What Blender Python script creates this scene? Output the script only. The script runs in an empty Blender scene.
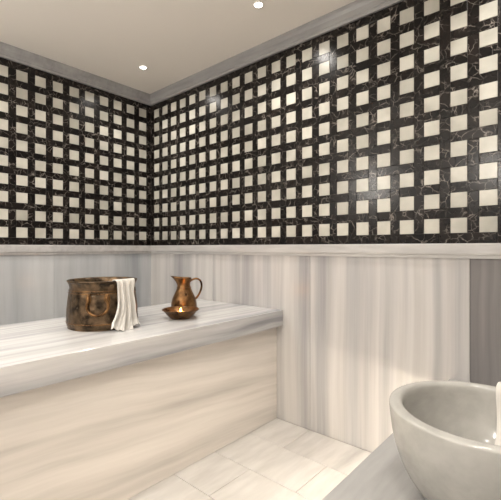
import bpy, bmesh, math, random
from mathutils import Vector, Matrix
random.seed(4)
S=bpy.context.scene
try:
    S.view_settings.view_transform='Standard'
except Exception: pass

# ---------------- materials ----------------
def newmat(n):
    m=bpy.data.materials.new(n); m.use_nodes=True
    nt=m.node_tree; b=nt.nodes['Principled BSDF']
    return m,nt,b
def ramp(nt,stops):
    r=nt.nodes.new('ShaderNodeValToRGB'); e=r.color_ramp.elements
    while len(e)<len(stops): e.new(0.5)
    for i,(p,c) in enumerate(stops):
        e[i].position=p; e[i].color=(c[0],c[1],c[2],1)
    return r
def srgb(*c):
    return tuple(((v/255)/12.92 if v/255<=0.04045 else (((v/255)+0.055)/1.055)**2.4) for v in c)

def marble(name,axis,cols,rough=0.2,across=5.0,along=0.22,dist=0.5,tilt=0.0,fine=0.35,seed=0.0):
    m,nt,b=newmat(name); N=nt.nodes; L=nt.links
    tc=N.new('ShaderNodeTexCoord'); oi=N.new('ShaderNodeObjectInfo')
    mul=N.new('ShaderNodeMath'); mul.operation='MULTIPLY_ADD'; mul.inputs[1].default_value=53.0; mul.inputs[2].default_value=seed
    L.new(oi.outputs['Random'],mul.inputs[0])
    rot=N.new('ShaderNodeMapping'); rot.inputs['Rotation'].default_value=(tilt,0,0)
    sc=[across]*3; sc['xyz'.index(axis)]=along
    mp=N.new('ShaderNodeMapping'); mp.inputs['Scale'].default_value=sc
    wn=N.new('ShaderNodeTexNoise'); wn.inputs['Scale'].default_value=1.3; wn.inputs['Detail'].default_value=2
    vm=N.new('ShaderNodeVectorMath'); vm.operation='MULTIPLY_ADD'
    vm.inputs[1].default_value=(dist*0.12,)*3
    L.new(tc.outputs['Object'],rot.inputs['Vector'])
    L.new(tc.outputs['Object'],wn.inputs['Vector'])
    L.new(wn.outputs['Color'],vm.inputs[0]); L.new(rot.outputs['Vector'],vm.inputs[2])
    L.new(vm.outputs[0],mp.inputs['Vector'])
    n1=N.new('ShaderNodeTexNoise'); n1.noise_dimensions='4D'
    n1.inputs['Scale'].default_value=1.0; n1.inputs['Detail'].default_value=6; n1.inputs['Roughness'].default_value=0.6
    L.new(mp.outputs[0],n1.inputs['Vector']); L.new(mul.outputs[0],n1.inputs['W'])
    r1=ramp(nt,cols); L.new(n1.outputs['Fac'],r1.inputs[0])
    mp2=N.new('ShaderNodeMapping'); mp2.inputs['Scale'].default_value=[5,5,5]; L.new(mp.outputs[0],mp2.inputs['Vector'])
    n2=N.new('ShaderNodeTexNoise'); n2.noise_dimensions='4D'; n2.inputs['Scale'].default_value=1.0; n2.inputs['Detail'].default_value=5
    L.new(mp2.outputs[0],n2.inputs['Vector']); L.new(mul.outputs[0],n2.inputs['W'])
    r2=ramp(nt,[(0.35,(0.62,0.61,0.61)),(0.6,(1,1,1))]); L.new(n2.outputs['Fac'],r2.inputs[0])
    mx=N.new('ShaderNodeMix'); mx.data_type='RGBA'; mx.blend_type='MULTIPLY'; mx.inputs['Factor'].default_value=fine
    L.new(r1.outputs[0],mx.inputs[6]); L.new(r2.outputs[0],mx.inputs[7])
    L.new(mx.outputs[2],b.inputs['Base Color'])
    b.inputs['Roughness'].default_value=rough
    return m

M_wall=marble('marble_wall','z',[(0.33,srgb(140,139,142)),(0.44,srgb(180,178,178)),(0.53,srgb(206,203,200)),(0.65,srgb(186,183,180))],0.22,across=3.8,along=0.07,dist=0.3,fine=0.42)
M_wall_cool=marble('marble_wall_cool','z',[(0.34,srgb(150,155,160)),(0.46,srgb(182,185,188)),(0.58,srgb(201,203,204)),(0.70,srgb(186,187,188))],0.2,across=2.5,along=0.12)
M_wall_dark=marble('marble_wall_taupe','z',[(0.34,srgb(118,115,115)),(0.5,srgb(146,142,140)),(0.66,srgb(168,164,161))],0.22,across=4,along=0.1)
M_bench=marble('marble_bench_top','y',[(0.32,srgb(144,145,149)),(0.43,srgb(190,190,192)),(0.53,srgb(218,217,216)),(0.68,srgb(200,200,200))],0.12,across=6,along=0.22,fine=0.45,seed=7.3)
M_bench_face=marble('marble_bench_face','y',[(0.32,srgb(164,158,154)),(0.43,srgb(188,183,178)),(0.53,srgb(203,198,193)),(0.66,srgb(184,178,172))],0.16,across=4.2,along=0.16,dist=0.6,tilt=0.08,fine=0.3)
M_floor=marble('marble_floor','y',[(0.32,srgb(170,167,164)),(0.45,srgb(198,194,190)),(0.55,srgb(210,207,203)),(0.7,srgb(196,193,189))],0.25,across=3,along=0.6,dist=1.0)
M_basin=marble('marble_basin','y',[(0.3,srgb(166,164,158)),(0.5,srgb(188,186,180)),(0.7,srgb(198,196,190))],0.14,across=5,along=1.5,dist=1.5,fine=0.2)
M_ledge=marble('marble_ledge','x',[(0.3,srgb(176,174,173)),(0.6,srgb(198,196,194))],0.25,across=6,along=1)
M_cornice=marble('marble_cornice','x',[(0.3,srgb(138,137,137)),(0.6,srgb(160,159,158))],0.3,across=6,along=1)
M_counter=marble('marble_counter','y',[(0.3,srgb(138,137,136)),(0.5,srgb(168,167,165)),(0.7,srgb(186,185,183))],0.25,across=4,along=0.5)

m,nt,b=newmat('plaster_ceiling'); M_ceil=m
n=nt.nodes.new('ShaderNodeTexNoise'); n.inputs['Scale'].default_value=90
bp=nt.nodes.new('ShaderNodeBump'); bp.inputs['Strength'].default_value=0.03
nt.links.new(n.outputs['Fac'],bp.inputs['Height']); nt.links.new(bp.outputs[0],b.inputs['Normal'])
b.inputs['Base Color'].default_value=(*srgb(236,230,222),1); b.inputs['Roughness'].default_value=0.8
m,nt,b=newmat('dark_grout'); M_grout=m
n=nt.nodes.new('ShaderNodeTexNoise'); n.inputs['Scale'].default_value=50
r=ramp(nt,[(0.3,srgb(62,58,54)),(0.7,srgb(92,86,80))]); nt.links.new(n.outputs['Fac'],r.inputs[0]); nt.links.new(r.outputs[0],b.inputs['Base Color'])
m,nt,b=newmat('pale_grout'); M_pgrout=m
n=nt.nodes.new('ShaderNodeTexNoise'); n.inputs['Scale'].default_value=50
r=ramp(nt,[(0.3,srgb(132,126,120)),(0.7,srgb(148,142,136))]); nt.links.new(n.outputs['Fac'],r.inputs[0]); nt.links.new(r.outputs[0],b.inputs['Base Color'])

def tilemat(name,black):
    m,nt,b=newmat(name); N=nt.nodes; L=nt.links
    tc=N.new('ShaderNodeTexCoord'); at=N.new('ShaderNodeAttribute'); at.attribute_name='rnd'
    mu=N.new('ShaderNodeMath'); mu.operation='MULTIPLY'; mu.inputs[1].default_value=40
    L.new(at.outputs['Fac'],mu.inputs[0])
    if black:
        n0=N.new('ShaderNodeTexNoise'); n0.noise_dimensions='4D'; n0.inputs['Scale'].default_value=11; n0.inputs['Detail'].default_value=5
        L.new(tc.outputs['Object'],n0.inputs['Vector']); L.new(mu.outputs[0],n0.inputs['W'])
        vm=N.new('ShaderNodeVectorMath'); vm.operation='MULTIPLY_ADD'; vm.inputs[1].default_value=(0.10,)*3
        L.new(n0.outputs['Color'],vm.inputs[0]); L.new(tc.outputs['Object'],vm.inputs[2])
        vo=N.new('ShaderNodeTexVoronoi'); vo.voronoi_dimensions='4D'; vo.feature='DISTANCE_TO_EDGE' ; vo.inputs['Scale'].default_value=19
        L.new(vm.outputs[0],vo.inputs['Vector']); L.new(mu.outputs[0],vo.inputs['W'])
        r=ramp(nt,[(0.0,(1,1,1)),(0.014,(0.35,0.35,0.35)),(0.04,(0,0,0))]); L.new(vo.outputs['Distance'],r.inputs[0])
        n3=N.new('ShaderNodeTexNoise'); n3.noise_dimensions='4D'; n3.inputs['Scale'].default_value=16
        L.new(tc.outputs['Object'],n3.inputs['Vector']); L.new(mu.outputs[0],n3.inputs['W'])
        r3=ramp(nt,[(0.42,(0.02,0.02,0.02)),(0.64,(0.8,0.8,0.8))]); L.new(n3.outputs['Fac'],r3.inputs[0])
        mm=N.new('ShaderNodeMath'); mm.operation='MULTIPLY'; L.new(r.outputs[0],mm.inputs[0]); L.new(r3.outputs[0],mm.inputs[1])
        base=ramp(nt,[(0.35,srgb(12,11,11)),(0.75,srgb(36,30,27))]); L.new(n0.outputs['Fac'],base.inputs[0])
        mx=N.new('ShaderNodeMix'); mx.data_type='RGBA'; L.new(mm.outputs[0],mx.inputs['Factor'])
        L.new(base.outputs[0],mx.inputs[6]); mx.inputs[7].default_value=(*srgb(166,157,148),1)
        L.new(mx.outputs[2],b.inputs['Base Color'])
        b.inputs['Roughness'].default_value=0.22; b.inputs['Specular IOR Level'].default_value=0.28
    else:
        n0=N.new('ShaderNodeTexNoise'); n0.noise_dimensions='4D'; n0.inputs['Scale'].default_value=7; n0.inputs['Detail'].default_value=5
        L.new(tc.outputs['Object'],n0.inputs['Vector']); L.new(mu.outputs[0],n0.inputs['W'])
        r=ramp(nt,[(0.35,srgb(190,187,176)),(0.65,srgb(216,213,202))]); L.new(n0.outputs['Fac'],r.inputs[0])
        r2=ramp(nt,[(0,(0.74,0.74,0.73)),(1,(1,1,1))]); L.new(at.outputs['Fac'],r2.inputs[0])
        mx=N.new('ShaderNodeMix'); mx.data_type='RGBA'; mx.blend_type='MULTIPLY'; mx.inputs['Factor'].default_value=1
        L.new(r.outputs[0],mx.inputs[6]); L.new(r2.outputs[0],mx.inputs[7]); L.new(mx.outputs[2],b.inputs['Base Color'])
        b.inputs['Roughness'].default_value=0.24; b.inputs['Specular IOR Level'].default_value=0.4
    return m
M_tb=tilemat('black_veined_marble',True); M_tw=tilemat('white_marble_tile',False)

def metal(name,c1,c2,rough=0.38,hammer=45,bs=0.25,met=0.9):
    m,nt,b=newmat(name); N=nt.nodes; L=nt.links
    tc=N.new('ShaderNodeTexCoord')
    n=N.new('ShaderNodeTexNoise'); n.inputs['Scale'].default_value=22; n.inputs['Detail'].default_value=8
    L.new(tc.outputs['Object'],n.inputs['Vector'])
    r=ramp(nt,[(0.35,c1),(0.68,c2)]); L.new(n.outputs['Fac'],r.inputs[0]); L.new(r.outputs[0],b.inputs['Base Color'])
    v=N.new('ShaderNodeTexVoronoi'); v.inputs['Scale'].default_value=hammer; L.new(tc.outputs['Object'],v.inputs['Vector'])
    bp=N.new('ShaderNodeBump'); bp.inputs['Strength'].default_value=bs; bp.inputs['Distance'].default_value=0.004
    L.new(v.outputs['Distance'],bp.inputs['Height']); L.new(bp.outputs[0],b.inputs['Normal'])
    rr=ramp(nt,[(0.3,(rough-.08,)*3),(0.7,(rough+.15,)*3)]); L.new(n.outputs['Fac'],rr.inputs[0]); L.new(rr.outputs[0],b.inputs['Roughness'])
    b.inputs['Metallic'].default_value=met
    return m
M_pot=metal('aged_bronze',srgb(50,42,33),srgb(126,104,80),0.34,bs=0.5,met=0.88)
M_jug=metal('aged_copper',srgb(74,52,33),srgb(140,104,66),0.30,hammer=60,met=0.88)
M_steel=metal('brushed_trim',srgb(200,200,198),srgb(225,225,222),0.3,bs=0.0)

m,nt,b=newmat('white_cotton'); M_cloth=m
b.inputs['Base Color'].default_value=(*srgb(216,212,205),1); b.inputs['Roughness'].default_value=0.95
tc=nt.nodes.new('ShaderNodeTexCoord'); n=nt.nodes.new('ShaderNodeTexNoise'); n.inputs['Scale'].default_value=300
nt.links.new(tc.outputs['Object'],n.inputs['Vector'])
bp=nt.nodes.new('ShaderNodeBump'); bp.inputs['Strength'].default_value=0.3; bp.inputs['Distance'].default_value=0.002
nt.links.new(n.outputs['Fac'],bp.inputs['Height']); nt.links.new(bp.outputs[0],b.inputs['Normal'])
m,nt,b=newmat('candle_wax'); M_wax=m
b.inputs['Base Color'].default_value=(*srgb(240,190,120),1); b.inputs['Emission Color'].default_value=(1,0.35,0.08,1); b.inputs['Emission Strength'].default_value=2.0
def emis(n,c,s):
    m,nt,b=newmat(n); b.inputs['Base Color'].default_value=(*c,1)
    b.inputs['Emission Color'].default_value=(*c,1); b.inputs['Emission Strength'].default_value=s; return m
M_lamp=emis('lamp_lens',(1,0.95,0.88),14); M_led=emis('led_strip',(1,0.88,0.70),66); M_flame=emis('flame',(1,0.45,0.1),22)
M_fill_globe=emis('fill_globe_glow',(1,0.95,0.88),5)  # glow for the added fill globes behind the camera

# ---------------- mesh helpers ----------------
def mkobj(name,me,mat,parent=None,smooth=False):
    o=bpy.data.objects.new(name,me); S.collection.objects.link(o)
    if mat: me.materials.append(mat)
    if smooth:
        for p in me.polygons: p.use_smooth=True
    if parent: o.parent=parent
    return o
def box(name,x0,x1,y0,y1,z0,z1,mat,parent=None,bev=0.0):
    bm=bmesh.new(); bmesh.ops.create_cube(bm,size=1)
    for v in bm.verts:
        v.co=Vector(((x0+x1)/2+v.co.x*(x1-x0),(y0+y1)/2+v.co.y*(y1-y0),(z0+z1)/2+v.co.z*(z1-z0)))
    if bev: bmesh.ops.bevel(bm,geom=bm.edges[:],offset=bev,segments=2,affect='EDGES',profile=0.5)
    me=bpy.data.meshes.new(name); bm.to_mesh(me); bm.free()
    return mkobj(name,me,mat,parent)
def empty(name):
    o=bpy.data.objects.new(name,None); S.collection.objects.link(o); o.empty_display_size=0.1; return o
def lathe(name,prof,c,mat,parent=None,seg=72,deform=None):
    vs=[];fs=[]
    for (r,z) in prof:
        for i in range(seg):
            a=2*math.pi*i/seg
            p=Vector((r*math.cos(a),r*math.sin(a),z))
            if deform: p=deform(p)
            vs.append((c[0]+p.x,c[1]+p.y,c[2]+p.z))
    for k in range(len(prof)-1):
        for i in range(seg):
            j=(i+1)%seg
            fs.append((k*seg+i,k*seg+j,(k+1)*seg+j,(k+1)*seg+i))
    if prof[0][0]>1e-4: fs.append(tuple(range(seg))[::-1])
    if prof[-1][0]>1e-4: fs.append(tuple((len(prof)-1)*seg+i for i in range(seg)))
    me=bpy.data.meshes.new(name); me.from_pydata(vs,[],fs); me.validate(); me.update()
    bm=bmesh.new(); bm.from_mesh(me); bmesh.ops.remove_doubles(bm,verts=bm.verts,dist=1e-5); bmesh.ops.recalc_face_normals(bm,faces=bm.faces); bm.to_mesh(me); bm.free()
    return mkobj(name,me,mat,parent,True)
def spline(pts,n=8):
    out=[]; P=[Vector(p) for p in pts]; P=[P[0]*2-P[1]]+P+[P[-1]*2-P[-2]]
    for i in range(1,len(P)-2):
        for k in range(n):
            t=k/n; a,b_,c,d=P[i-1],P[i],P[i+1],P[i+2]
            out.append(0.5*((2*b_)+(-a+c)*t+(2*a-5*b_+4*c-d)*t*t+(-a+3*b_-3*c+d)*t**3))
    out.append(P[-2]); return out
def sprof(pts,n=5):
    return [(max(p.x,0),p.y) for p in spline([(a,b_,0) for a,b_ in pts],n)]
def tube(name,pts,rad,mat,parent=None,seg=10,closed=False,rads=None):
    vs=[];fs=[];n=len(pts); P=[Vector(p) for p in pts]; up=None
    for i in range(n):
        if closed: t=(P[(i+1)%n]-P[i-1]).normalized()
        else: t=(P[min(i+1,n-1)]-P[max(i-1,0)]).normalized()
        if up is None: up=t.orthogonal().normalized()
        up=(up-t*up.dot(t)).normalized(); s=t.cross(up)
        r=rads[i] if rads else rad
        for k in range(seg):
            a=2*math.pi*k/seg; vs.append(P[i]+up*(r*math.cos(a))+s*(r*math.sin(a)))
    for i in range(n if closed else n-1):
        for k in range(seg):
            j=(i+1)%n; l=(k+1)%seg
            fs.append((i*seg+k,i*seg+l,j*seg+l,j*seg+k))
    if not closed:
        fs.append(tuple(range(seg))[::-1]); fs.append(tuple((n-1)*seg+k for k in range(seg)))
    me=bpy.data.meshes.new(name); me.from_pydata([tuple(v) for v in vs],[],fs); me.update()
    return mkobj(name,me,mat,parent,True)
def light(name,typ,loc,power,col,size=0.03,rot=None,**kw):
    l=bpy.data.lights.new(name,typ); l.energy=power; l.color=col
    if typ in('POINT','SPOT'): l.shadow_soft_size=size
    for a,v in kw.items(): setattr(l,a,v)
    ob=bpy.data.objects.new(name,l); S.collection.objects.link(ob); ob.location=loc
    if rot: ob.rotation_euler=rot
    return ob

# ---------------- room ----------------
RX,FY,ZC=3.6,-3.4,2.67
LB,LT,TT=1.147,1.224,2.574
floor=box('floor',-0.2,RX+0.2,FY-0.2,0.2,-0.12,-0.012,M_pgrout)
k=0; row=0
while row<12:
    y1=-row*0.30; y0=max(y1-0.30,FY)
    x=0.0-(0.30 if row%2 else 0)
    while x<RX:
        xa=max(x,0)+0.0014; xb=min(x+0.6,RX)-0.0014
        if xb-xa>0.02 and y1-0.0014>y0+0.02:
            box('floor_tile_%d'%k,xa,xb,y0+0.0014,y1-0.0014,-0.0125,0.0,M_floor,floor,0.001); k+=1
        x+=0.6
    row+=1
box('ceiling',-0.2,RX+0.2,FY-0.2,0.2,ZC,ZC+0.12,M_ceil)
wb=box('wall_back',-0.2,RX+0.2,0.03,0.2,-0.012,ZC,M_grout)
wl=box('wall_left',-0.2,-0.03,FY-0.2,0.03,-0.012,ZC,M_grout)
wr=box('wall_right',RX,RX+0.2,FY-0.2,0.03,-0.012,ZC,M_wall)
wf=box('wall_front',-0.03,RX,FY-0.2,FY,-0.012,ZC,M_wall)
seams=[0.0,0.867,1.802,2.737,RX]
for i in range(4):
    box('dado_panel_%d'%i,seams[i]+0.0012,seams[i+1]-0.0012,0.0,0.03,0.0,LB,M_wall_dark if i==3 else M_wall,wb,0.0012)
ys=[0.03,-0.9,-1.8,-2.7,FY]
for i in range(4):
    box('dado_panel_%d'%i,-0.03,0.0,ys[i+1]+0.0008,ys[i]-0.0008,0.0,LB,M_wall_cool,wl,0.0012)

def extrude_trim(name,prof,mat):
    vs=[];fs=[];n=len(prof)
    for st in range(3):
        for d,z in prof:
            if st==0: vs.append((d,FY,z))
            elif st==1: vs.append((d,-d,z))
            else: vs.append((RX,-d,z))
    for s in range(2):
        for i in range(n):
            j=(i+1)%n; fs.append((s*n+i,s*n+j,(s+1)*n+j,(s+1)*n+i))
    fs.append(tuple(range(n))); fs.append(tuple(2*n+i for i in range(n))[::-1])
    me=bpy.data.meshes.new(name); me.from_pydata(vs,[],fs); me.update()
    bm=bmesh.new(); bm.from_mesh(me); bmesh.ops.recalc_face_normals(bm,faces=bm.faces); bm.to_mesh(me); bm.free()
    return mkobj(name,me,mat)
extrude_trim('trim_1',[(-0.03,LB),(0.010,LB),(0.012,LB+0.016),(0.018,LB+0.020),(0.020,LB+0.028),(0.020,LT-0.008),(0.016,LT-0.001),(-0.03,LT)],M_ledge)
extrude_trim('trim_2',[(-0.03,TT),(0.012,TT),(0.014,TT+0.018),(0.020,TT+0.022),(0.022,TT+0.055),(0.032,TT+0.075),(0.036,ZC-0.001),(-0.03,ZC-0.001)],M_cornice)

# basket-weave mosaic
W=0.0775; B=(TT-LT-10*W)/11; P=W+B; G=0.0009
def mosaic(name,length,to3d,parent,start):
    vs=[];fs=[];mi=[];rn=[]
    def tile(u0,u1,z0,z1,mat):
        u0=max(u0,0);u1=min(u1,length);z0=max(z0,LT);z1=min(z1,TT)
        if u1-u0<0.006 or z1-z0<0.006: return
        u0+=G;u1-=G;z0+=G;z1-=G; c=0.0012
        b0=len(vs); tx=random.uniform(-.0004,.0004); tz=random.uniform(-.0004,.0004)
        for (u,z,d) in [(u0,z0,-.01),(u1,z0,-.01),(u1,z1,-.01),(u0,z1,-.01),(u0,z0,-.001),(u1,z0,-.001),(u1,z1,-.001),(u0,z1,-.001),
                        (u0+c,z0+c,tx+tz),(u1-c,z0+c,-tx+tz),(u1-c,z1-c,-tx-tz),(u0+c,z1-c,tx-tz)]:
            vs.append(to3d(u,z,d))
        q=[(8,9,10,11)]
        for i in range(4):
            j=(i+1)%4; q.append((i,j,4+j,4+i)); q.append((4+i,4+j,8+j,8+i))
        r=random.random()
        for f in q:
            fs.append(tuple(b0+t for t in f)); mi.append(mat); rn.append(r)
    cols=int(length/P)+3
    for i in range(-1,cols):
        u=start+i*P
        for j in range(0,12):
            z=LT+j*P
            if j<10: tile(u+B,u+P,z+B,z+P,1)
            if (i+j)%2==0: tile(u,u+B,z-W,z+P,0)
            else: tile(u-W,u+P,z,z+B,0)
    me=bpy.data.meshes.new(name); me.from_pydata([tuple(v) for v in vs],[],fs); me.update()
    a=me.attributes.new('rnd','FLOAT','FACE')
    for k_,v in enumerate(rn): a.data[k_].value=v
    o=mkobj(name,me,M_tb,parent); me.materials.append(M_tw)
    for k_,v in enumerate(mi): me.polygons[k_].material_index=v
    bm=bmesh.new(); bm.from_mesh(me); bmesh.ops.recalc_face_normals(bm,faces=bm.faces); bm.to_mesh(me); bm.free()
    return o
mosaic('mosaic_back',RX,lambda u,z,d:(u,-d,z),wb,0.0)
mosaic('mosaic_left',-FY,lambda u,z,d:(d,-u,z),wl,0.0)
box('mortar_back',0.0,RX,0.004,0.03,LT,TT,M_grout,wb)
box('mortar_left',-0.03,-0.004,FY,0.03,LT,TT,M_grout,wl)

# ---------------- bench ----------------
bench=empty('marble_bench')
BZ=0.768
box('base',0.76,1.529,-3.2,-0.001,0.0,BZ-0.11,M_bench_face,bench,0.002)
box('slab',0.7125,1.582,-3.2,-0.001,BZ-0.11,BZ,M_bench,bench,0.003)

# ---------------- counter with basin ----------------
CZ=0.531
ct=empty('marble_washstand')
box('top_slab',2.647,RX-0.001,-2.6,-0.001,CZ-0.05,CZ,M_counter,ct,0.003)
box('plinth',2.76,RX-0.001,-2.55,-0.001,0.0,CZ-0.05,M_wall,ct,0.002)
box('led_strip',2.735,2.757,-2.5,-0.02,CZ-0.066,CZ-0.052,M_led,ct)

bc=(2.965,-0.985,CZ)
prof=sprof([(0.001,0.0),(0.11,0.0),(0.150,0.004),(0.182,0.04),(0.206,0.09),(0.221,0.14),(0.229,0.19),(0.232,0.225),(0.229,0.235),(0.214,0.238),(0.200,0.235),(0.194,0.222),(0.189,0.18),(0.172,0.12),(0.138,0.07),(0.08,0.045),(0.001,0.038)],6)
basin=lathe('marble_basin',prof,bc,M_basin,None,96)

def drape(name,c,path,ang0,ang1,nu,fold,mat,parent,nf=4,flare=None,th=0.004,skew=0,hem=1.0):
    pts=spline([(a,b_,0) for a,b_ in path],6); nv=len(pts); vs=[];fs=[]
    for j,p in enumerate(pts):
        t=j/(nv-1)
        for i in range(nu):
            s=i/(nu-1); mid=(ang0+ang1)/2+skew*t; wd=(ang1-ang0)*(flare(t) if flare else 1)
            a=mid+(s-0.5)*wd+0.03*math.sin(9*t+s*3)
            f=fold(t)*(1+0.6*math.sin(s*nf*2*math.pi+1.5*t+1.2*math.sin(4*t))+0.4*math.sin(s*nf*3.7*math.pi+2+4*t))
            zz=p.y+hem*(0.016*math.sin(s*8+1)+0.006*math.sin(s*25))*max(0,(t-0.6)/0.4)
            r=p.x+f
            vs.append((c[0]+r*math.cos(a),c[1]+r*math.sin(a),c[2]+max(zz,0.003)))
    for j in range(nv-1):
        for i in range(nu-1):
            fs.append((j*nu+i,j*nu+i+1,(j+1)*nu+i+1,(j+1)*nu+i))
    me=bpy.data.meshes.new(name); me.from_pydata(vs,[],fs); me.update()
    o=mkobj(name,me,mat,parent,True)
    md=o.modifiers.new('s','SOLIDIFY'); md.thickness=th; md.offset=1
    return o
# towel hanging over the basin rim, into the bowl
drape('bath_towel',bc,[(0.095,0.078),(0.118,0.090),(0.146,0.125),(0.170,0.18),(0.183,0.235),(0.212,0.254),(0.243,0.240),(0.247,0.19),(0.243,0.14)],math.radians(54),math.radians(87),50,lambda t:0.002,M_cloth,None,nf=3,hem=0.5)

# ---------------- copper cauldron ----------------
pc=(1.134,-1.089,BZ)
pot=empty('copper_cauldron')
pp=[(0.001,0.0),(0.165,0.0),(0.178,0.006),(0.186,0.02),(0.188,0.05),(0.186,0.10),(0.181,0.15),(0.175,0.19),(0.171,0.21),(0.172,0.225),(0.179,0.243),(0.184,0.250),(0.183,0.257),(0.176,0.257),(0.168,0.245),(0.163,0.22),(0.168,0.18),(0.176,0.10),(0.174,0.03),(0.15,0.012),(0.001,0.010)]
lathe('body',sprof(pp,4),pc,M_pot,pot,96)
for zz,rr in ((0.205,0.1735),(0.192,0.176),(0.035,0.188)):
    tube('band_%d'%int(zz*1000),[(pc[0]+rr*math.cos(a*math.pi/36),pc[1]+rr*math.sin(a*math.pi/36),pc[2]+zz) for a in range(72)],0.003,M_jug,pot,8,True)
cam_dir=math.atan2(-2.17-pc[1],3.18-pc[0])
def pot_handle(a,k):
    R=0.184; d=Vector((math.cos(a),math.sin(a),0)); t=Vector((-math.sin(a),math.cos(a),0)); o=Vector(pc)
    for s in (-1,1):
        c=o+d*(math.sqrt(max(R*R-0.045**2,0))-0.004)+t*s*0.045+Vector((0,0,0.165))
        lug=[c+d*(-0.008)+Vector((0,0,0.02)),c+d*0.004+Vector((0,0,0.018)),c+d*0.016+Vector((0,0,0.006)),c+d*0.014-Vector((0,0,0.008)),c+d*0.0-Vector((0,0,0.016)),c-d*0.006-Vector((0,0,0.03))]
        tube('lug_%d_%d'%(k,s+1),spline(lug,5),0.007,M_jug,pot,8)
        bm=bmesh.new(); bmesh.ops.create_uvsphere(bm,u_segments=16,v_segments=10,radius=1)
        Mx=Matrix((( d.x*0.007,t.x*0.016,0,0),(d.y*0.007,t.y*0.016,0,0),(0,0,0.030,0),(0,0,0,1)))
        bmesh.ops.transform(bm,matrix=Matrix.Translation(c-d*0.001)@Mx,verts=bm.verts)
        me=bpy.data.meshes.new('plate'); bm.to_mesh(me); bm.free(); mkobj('plate_%d_%d'%(k,s+1),me,M_jug,pot,True)
    hp=[]
    for s,z,dd in [(-0.045,0.165,0.012),(-0.052,0.145,0.014),(-0.05,0.115,0.012),(-0.03,0.093,0.016),(0,0.085,0.020),(0.03,0.093,0.016),(0.05,0.115,0.012),(0.052,0.145,0.014),(0.045,0.165,0.012)]:
        hp.append(o+d*(math.sqrt(R*R-s*s)+dd)+t*s+Vector((0,0,z)))
    tube('handle_%d'%k,spline(hp,6),0.0075,M_jug,pot,10)
pot_handle(cam_dir-0.14,0); pot_handle(cam_dir-0.14+math.pi,1)
ca=cam_dir+math.radians(44)
drape('cotton_cloth',pc,[(0.150,0.17),(0.158,0.215),(0.168,0.258),(0.182,0.266),(0.192,0.25),(0.188,0.20),(0.190,0.14),(0.193,0.08),(0.200,0.03),(0.212,0.004)],ca-0.46,ca+0.36,130,lambda t:0.0015+0.014*max(0,min(1,(t-0.3)*2.5)),M_cloth,None,nf=3.6,flare=lambda t:1.1-0.5*max(0,math.sin(min(1,max(0,(t-0.25))*1.6)*math.pi)),th=0.003,skew=-0.12)

# ---------------- pitcher ----------------
jc=(1.113,-0.496,BZ)
sd=Vector((-0.752,-0.658,0))
jug=empty('copper_pitcher')
def jd(p):
    t=max(0,(p.z-0.155)/0.06); r=math.hypot(p.x,p.y)
    if r>1e-5 and t>0:
        c=(p.x*sd.x+p.y*sd.y)/r
        if c>0:
            k=c**3*t*t
            p=p+sd*(0.026*k)+Vector((0,0,0.008*k))
    return p
jp=[(0.001,0.0),(0.070,0.0),(0.078,0.004),(0.082,0.014),(0.086,0.035),(0.085,0.06),(0.078,0.09),(0.066,0.118),(0.053,0.145),(0.045,0.168),(0.042,0.185),(0.044,0.205),(0.050,0.224),(0.052,0.229),(0.048,0.229),(0.039,0.205),(0.037,0.18),(0.040,0.165),(0.06,0.115),(0.075,0.07),(0.06,0.012),(0.001,0.008)]
lathe('body',sprof(jp,4),jc,M_jug,jug,72,jd)
tube('neck_ring',[(jc[0]+0.047*math.cos(a*math.pi/24),jc[1]+0.047*math.sin(a*math.pi/24),jc[2]+0.165) for a in range(48)],0.003,M_jug,jug,8,True)
o=Vector(jc); h=-sd
hp=[o+h*r+Vector((0,0,z)) for r,z in [(0.040,0.205),(0.060,0.218),(0.088,0.224),(0.112,0.208),(0.120,0.175),(0.110,0.135),(0.092,0.102),(0.074,0.085)]]
tube('handle',spline(hp,7),0.007,M_jug,jug,10)

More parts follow.
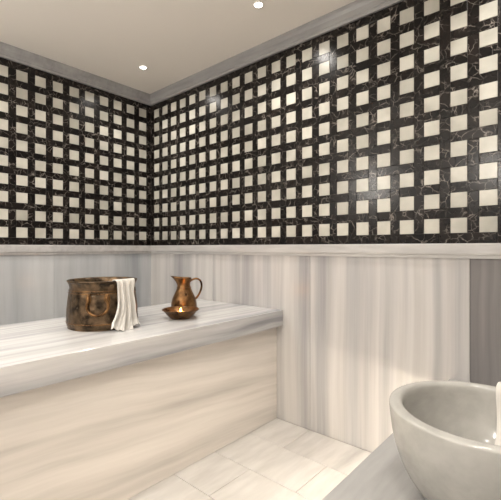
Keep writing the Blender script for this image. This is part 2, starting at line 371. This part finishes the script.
# ---------------- candle bowl ----------------
kc=(1.29,-0.665,BZ)
bowl=empty('copper_candle_bowl')
bpf=[(0.001,0.0),(0.055,0.0),(0.062,0.004),(0.082,0.022),(0.100,0.042),(0.112,0.052),(0.113,0.056),(0.108,0.056),(0.092,0.043),(0.070,0.022),(0.05,0.010),(0.001,0.008)]
lathe('dish',sprof(bpf,4),kc,M_jug,bowl,72)
lathe('candle',[(0.001,0.0),(0.030,0.0),(0.031,0.003),(0.031,0.026),(0.028,0.028),(0.001,0.026)],(kc[0],kc[1],kc[2]+0.009),M_wax,bowl,32)
lathe('flame',sprof([(0.0005,0.0),(0.006,0.005),(0.007,0.010),(0.004,0.020),(0.0005,0.028)],4),(kc[0],kc[1],kc[2]+0.037),M_flame,bowl,16)
fl=light('candle_light','POINT',(kc[0],kc[1],kc[2]+0.052),1.1,(1,0.42,0.12),0.02); fl.parent=bowl

# ---------------- ceiling downlights ----------------
for x in (0.462,1.685,2.908):
    for y in (-0.39,-1.6,-2.8):
        dl=empty('recessed_downlight')
        lathe('trim_ring',[(0.024,-0.001),(0.034,-0.001),(0.036,-0.003),(0.034,-0.005),(0.028,-0.006),(0.024,-0.004)],(x,y,ZC),M_ceil,dl,40)
        lathe('lens',[(0.001,-0.0045),(0.0245,-0.0045),(0.0245,-0.001),(0.001,-0.001)],(x,y,ZC),M_lamp,dl,32)
        s=light('spot','SPOT',(x,y,ZC-0.02),34,(1,0.95,0.885),0.04,spot_size=math.radians(150),spot_blend=1.0); s.parent=dl

# unseen globe lights added behind the camera to brighten the ceiling and fill
for x in (0.9,2.4):
    sc=empty('added_fill_globe')
    g=(x,FY+0.17,2.05)
    gl=lathe('globe',[(0.10*math.sin(math.pi*i/24)+1e-5,-0.10*math.cos(math.pi*i/24)) for i in range(25)],g,M_fill_globe,sc,40)
    lathe('collar',[(0.03,-0.115),(0.045,-0.115),(0.045,-0.09),(0.03,-0.09)],g,M_steel,sc,32)
    tube('arm',spline([(x,FY+0.01,1.88),(x,FY+0.08,1.87),(x,FY+0.15,1.89),(x,FY+0.17,1.94)],6),0.01,M_steel,sc,10)
    box('back_plate',x-0.04,x+0.04,FY+0.001,FY+0.015,1.82,1.94,M_steel,sc,0.004)
    p=light('fill_light','POINT',(x,FY+0.33,2.1),42,(1,0.95,0.88),0.10); p.parent=sc

# ---------------- world / camera ----------------
w=bpy.data.worlds.new('World'); S.world=w; w.use_nodes=True
w.node_tree.nodes['Background'].inputs[0].default_value=(0.05,0.05,0.05,1)
cam=bpy.data.cameras.new('camera'); co=bpy.data.objects.new('camera',cam); S.collection.objects.link(co)
cam.sensor_width=36; cam.lens=36*385/501; cam.shift_y=-0.004; cam.clip_start=0.02
co.location=(3.18,-2.168,1.2)
co.rotation_euler=(math.radians(90),0,math.atan2(0.659,0.752))
S.camera=co
